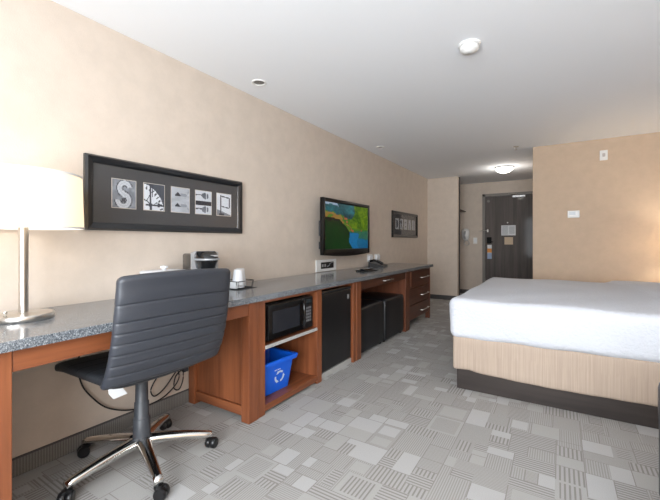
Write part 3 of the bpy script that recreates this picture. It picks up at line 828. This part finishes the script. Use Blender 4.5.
# padded shells: rounded-rectangle rings with seams
def pad_rows(n=64, seams=()):
    out = []
    for i in range(n + 1):
        u = i / n; gr = 0.0
        for s in seams: gr = max(gr, math.exp(-((u - s) / .0075) ** 2))
        out.append((u, gr))
    return out
def end_round(u, L, r):
    d = min(u, 1 - u) * L
    return r * (1 - math.sqrt(max(0, 1 - (1 - d / r) ** 2))) if d < r else 0
HW = .272; OY = -.022
seams = [.13, .225, .32, .415, .51, .605, .755]
L = .465; b = bmesh.new(); rings = []
rows = []
extra = [0, .004, .01, .02, .035, .05]
us = sorted(set([round(x, 5) for x in extra + [1 - e for e in extra] + [k / 136 for k in range(6, 130)]]))
for u in us:
    gr = max(math.exp(-((u - s) / .0075) ** 2) for s in seams)
    w = HW - end_round(u, L, .022) + .008 * (1 - u)
    th = .027 * math.sqrt(max(.02, 1 - (max(0, 1 - min(u, 1 - u) * L / .022)) ** 2)) - .0065 * gr + .0012 * math.sin(u * 40)
    # centre line of the shell: low part curls forward, top leans back
    z = .512 + L * u * 1.035
    x = .288 + .080 * u - .04 * (1 - u) ** 6 + .012 * math.sin(u * PI)
    ring = []
    n = 28
    for k in range(n):
        a = 2 * PI * k / n
        cy = math.copysign(abs(math.cos(a)) ** .35, math.cos(a)); sx = math.copysign(abs(math.sin(a)) ** .55, math.sin(a))
        y = w * cy
        ring.append((x + th * sx - .022 * (y / HW) ** 2 + .05 * y, y + OY, z - .012 * (y / HW) ** 2 * u - .0 * u))
    rings.append(ring)
loft(b, rings); link('backrest', b, M_lea, t, 60)
# seat
b = bmesh.new(); rings = []; L2 = .54
for u in us:
    w = .262 - end_round(u, L2, .05)
    gr = max(math.exp(-((u - s) / .006) ** 2) for s in (.2, .36, .52, .68, .84))
    th = .028 * math.sqrt(max(.03, 1 - (max(0, 1 - min(u, 1 - u) * L2 / .026)) ** 2)) - .003 * gr
    x = .255 - L2 * u; z = .518 - .018 * max(0, (u - .75) / .25) ** 2 + .004 * math.cos(u * PI)
    ring = []
    for k in range(28):
        a = 2 * PI * k / 28
        cy = math.copysign(abs(math.cos(a)) ** .35, math.cos(a)); sz = math.copysign(abs(math.sin(a)) ** .55, math.sin(a))
        ring.append((x, w * cy + OY, z + th * sz + .012 * (cy ** 2)))
    rings.append(ring)
loft(b, rings); link('seat', b, M_seat, t, 60)
b = bmesh.new(); loft(b, [[(.10, y, z), (.102, y, z), (.102, y + .062, z + .004), (.10, y + .062, z + .004)] for y, z in ((-.215, .498), (-.21, .445), (-.19, .415))])
link('care_tag', b, M_paper, t)

# ------------------------------------------------------------------ bed
BX0, BX1, BY0, BY1 = -.69, 1.34, 2.855, 4.80
bed = thing('bed', 'large bed with tan box spring on a dark platform', 'bed', (BX0, BY0, 0))
def bp(name, bm, m, sm=True):
    bmesh.ops.translate(bm, verts=bm.verts, vec=(-BX0, -BY0, 0)); return link(name, bm, m, bed, sm)
bp('platform', bx(BX0 + .028, BX1, BY0 + .022, BY1 - .02, 0, .17, .003), M_plinth, False)
def dbox(p):
    q = p.copy()
    k = max(0, min(1, (.36 - p.z) / .2))
    q.z += k * (.005 * math.sin(p.x * 5.3 + p.y * 4) - .012 * max(0, math.sin((p.x + .69) * 1.4)) - .004)
    q.z += k * .010 * math.exp(-((p.x + .585) / .04) ** 2)
    q.y += .003 * math.sin(p.x * 31) * (1 if p.y < 3.5 else -1) * (p.z < .3)
    return q
bp('box_spring', roundbox(BX0, BX1, BY0, BY1, .145, .405, .022, 40, dbox, 3, 6), M_box)
bp('mattress', roundbox(BX0 + .04, BX1 - .04, BY0 + .04, BY1 - .04, .41, .65, .03, 4), M_box)
bp('headboard', bx(BX1 + .01, BX1 + .06, BY0 - .1, BY1 + .1, 0, 1.15, .01), M_plinth, False)
def fold_line(p):   # signed distance past the fold line of the turned sheet
    x0, y0, x1, y1 = .50, 4.42, .68, 3.30
    dx, dy = x1 - x0, y1 - y0; l = math.hypot(dx, dy)
    return -((p.x - x0) * dy - (p.y - y0) * dx) / l
def dsheet(p):
    q = p.copy()
    cx, cy = (BX0 + BX1) / 2, (BY0 + BY1) / 2
    ux, uy = (p.x - cx) / 1.02, (p.y - cy) / .98
    if p.z > .6:
        q.z += .028 * (1 - min(1, abs(ux)) ** 4) * (1 - min(1, abs(uy)) ** 3)
        q.z += .004 * math.sin(p.x * 9 + 2 * math.sin(p.y * 3)) * math.sin(p.y * 7)
        d = fold_line(p) + .02 * math.sin(p.y * 4)
        q.z += .024 / (1 + math.exp(max(-40, min(40, -d / .012)))) * max(0, min(1, (p.z - .6) / .07))
    k = max(0, min(1, (.58 - p.z) / .18))
    q.z += k * (.005 * math.sin(p.x * 3.4 + p.y * 2.5) + .003 * math.sin(p.x * 17 + p.y * 13) - .010 * max(0, ux))
    s = .006 * math.sin(p.x * 7 + p.z * 11) + .003 * math.sin(p.x * 19 - p.z * 14)
    q.y += s * max(0, min(1, (abs(uy) - .9) / .1))
    q.x += .006 * math.sin(p.y * 8 + p.z * 10) * max(0, min(1, (abs(ux) - .9) / .1))
    return q
cov = link('coverlet', roundbox(BX0 - .026, BX1 - .0, BY0 - .022, BY1 + .02, .388, .685, .055, 64, dsheet, 6, 6), M_sheet, None, True)
tag(cov, 'white textured coverlet tucked over the bed mattress', 'coverlet')
for y, lb in ((3.35, 'white pillow at the head of the bed, on the near side'), (4.30, 'white pillow at the head of the bed, on the far side')):
    b = roundbox(-.2, .2, -.36, .36, -.07, .07, .05, 10)
    for v in b.verts:
        e = (1 - min(1, abs(v.co.x) / .2) ** 4) * (1 - min(1, abs(v.co.y) / .36) ** 4); v.co.z *= .3 + .9 * e
    o = link('pillow', b, M_sheet, None, True, (1.09, y, .835)); o.rotation_euler = (0, -.25, 0)
    tag(o, lb, 'pillow', 'pillows at the head of the bed')
# nightstand and lamp beyond the bed, outside the frame
t = thing('nightstand', 'dark wood nightstand between the bed and the tan wall', 'nightstand', (1.18, 5.13, 0))
link('body', bx(-.24, .24, -.22, .22, .08, .58, .004), M_wd, t); link('drawer', bx(-.262, -.241, -.2, .2, .36, .56, .003), M_wd, t)
for sx in (-.21, .21):
    for sy in (-.19, .19): link('leg', bx(sx - .02, sx + .02, sy - .02, sy + .02, 0, .08), M_wd, t)
t = thing('bedside_lamp', 'bedside lamp with a white drum shade on the nightstand', 'lamp', (1.10, 5.13, .58))
_b = bmesh.new(); lathe(_b, [(.08, .001), (.08, .02), (.012, .025), (.012, .36), (.006, .365)], 28); link('base', _b, M_nick, t, 40)
_b = bmesh.new(); lathe(_b, [(.16, .36), (.15, .60)], 48, cap=False); link('shade', _b, M_shade, t, True)
_b = bmesh.new(); lathe(_b, [(.012, .37), (.03, .42), (.02, .47), (.002, .475)], 20); link('bulb', _b, M_bulb, t, True)

# ------------------------------------------------------------------ armchair at the right edge
t = thing('armchair', 'slate grey upholstered armchair cut off by the right edge', 'armchair', (.662, 1.56, 0))
for s in (-1, 1):
    def darm(p, s=s):
        q = p.copy()
        if p.z > .48: q.y += s * .018
        return q
    link('arm', roundbox(-.34, .34, s * .27 - .055, s * .27 + .055, .12, .595, .04, 6, darm), M_lea, t, True)
link('seat_cushion', roundbox(-.33, .2, -.21, .21, .25, .45, .04, 5), M_lea, t, True)
link('base', bx(-.31, .30, -.21, .21, .12, .25, .01), M_lea, t)
link('backrest', roundbox(.21, .34, -.21, .21, .12, .85, .05, 5), M_lea, t, True)
for sx in (-.28, .28):
    for sy in (-.27, .27):
        b = bmesh.new(); lathe(b, [(.016, 0), (.024, .122)], 14, (sx, sy, 0)); link('leg', b, M_wd, t, True)

# ------------------------------------------------------------------ light
w = bpy.data.worlds.new('World'); bpy.context.scene.world = w; w.use_nodes = True
bg = w.node_tree.nodes['Background']; bg.inputs['Color'].default_value = (.80, .88, 1.0, 1); bg.inputs['Strength'].default_value = 1.5
def light(name, kind, loc, energy, color=(1, 1, 1), **k):
    l = bpy.data.lights.new(name, kind); l.energy = energy; l.color = color
    for a, b in k.items(): setattr(l, a, b)
    o = bpy.data.objects.new(name, l); C.objects.link(o); o.location = loc; return o
o = light('daylight', 'AREA', ((WX0 + WX1) / 2, YB - .2, 1.32), 215, (.90, .955, 1.0), shape='RECTANGLE', size=2.5, size_y=1.75)
o.rotation_euler = (math.radians(98), 0, 0)
light('lamp_bulb', 'POINT', (-1.96, .628, CZ1 + .53), 1.7, (1, .86, .68), shadow_soft_size=.05)
light('bedside_bulb', 'POINT', (1.10, 5.13, 1.04), 14, (1, .84, .64), shadow_soft_size=.05)
light('entry_bulb', 'POINT', (-.77, 6.66, ZC - .16), 5, (1, .96, .9), shadow_soft_size=.08)

# ------------------------------------------------------------------ camera
cam = bpy.data.cameras.new('Camera'); co = bpy.data.objects.new('Camera', cam); C.objects.link(co)
cam.sensor_width = 36; cam.lens = 364.3 * 36 / 660; cam.shift_y = -8.7 / 660; cam.clip_start = .02
co.location = (0, 0, 1.12); co.rotation_euler = (PI / 2, 0, .5613)
sc = bpy.context.scene; sc.camera = co
vs = sc.view_settings; vs.view_transform = 'Standard'; vs.look = 'None'; vs.gamma = 1; vs.use_curve_mapping = False; vs.exposure = 0.33
sc.cycles.max_bounces = 10; sc.cycles.diffuse_bounces = 6
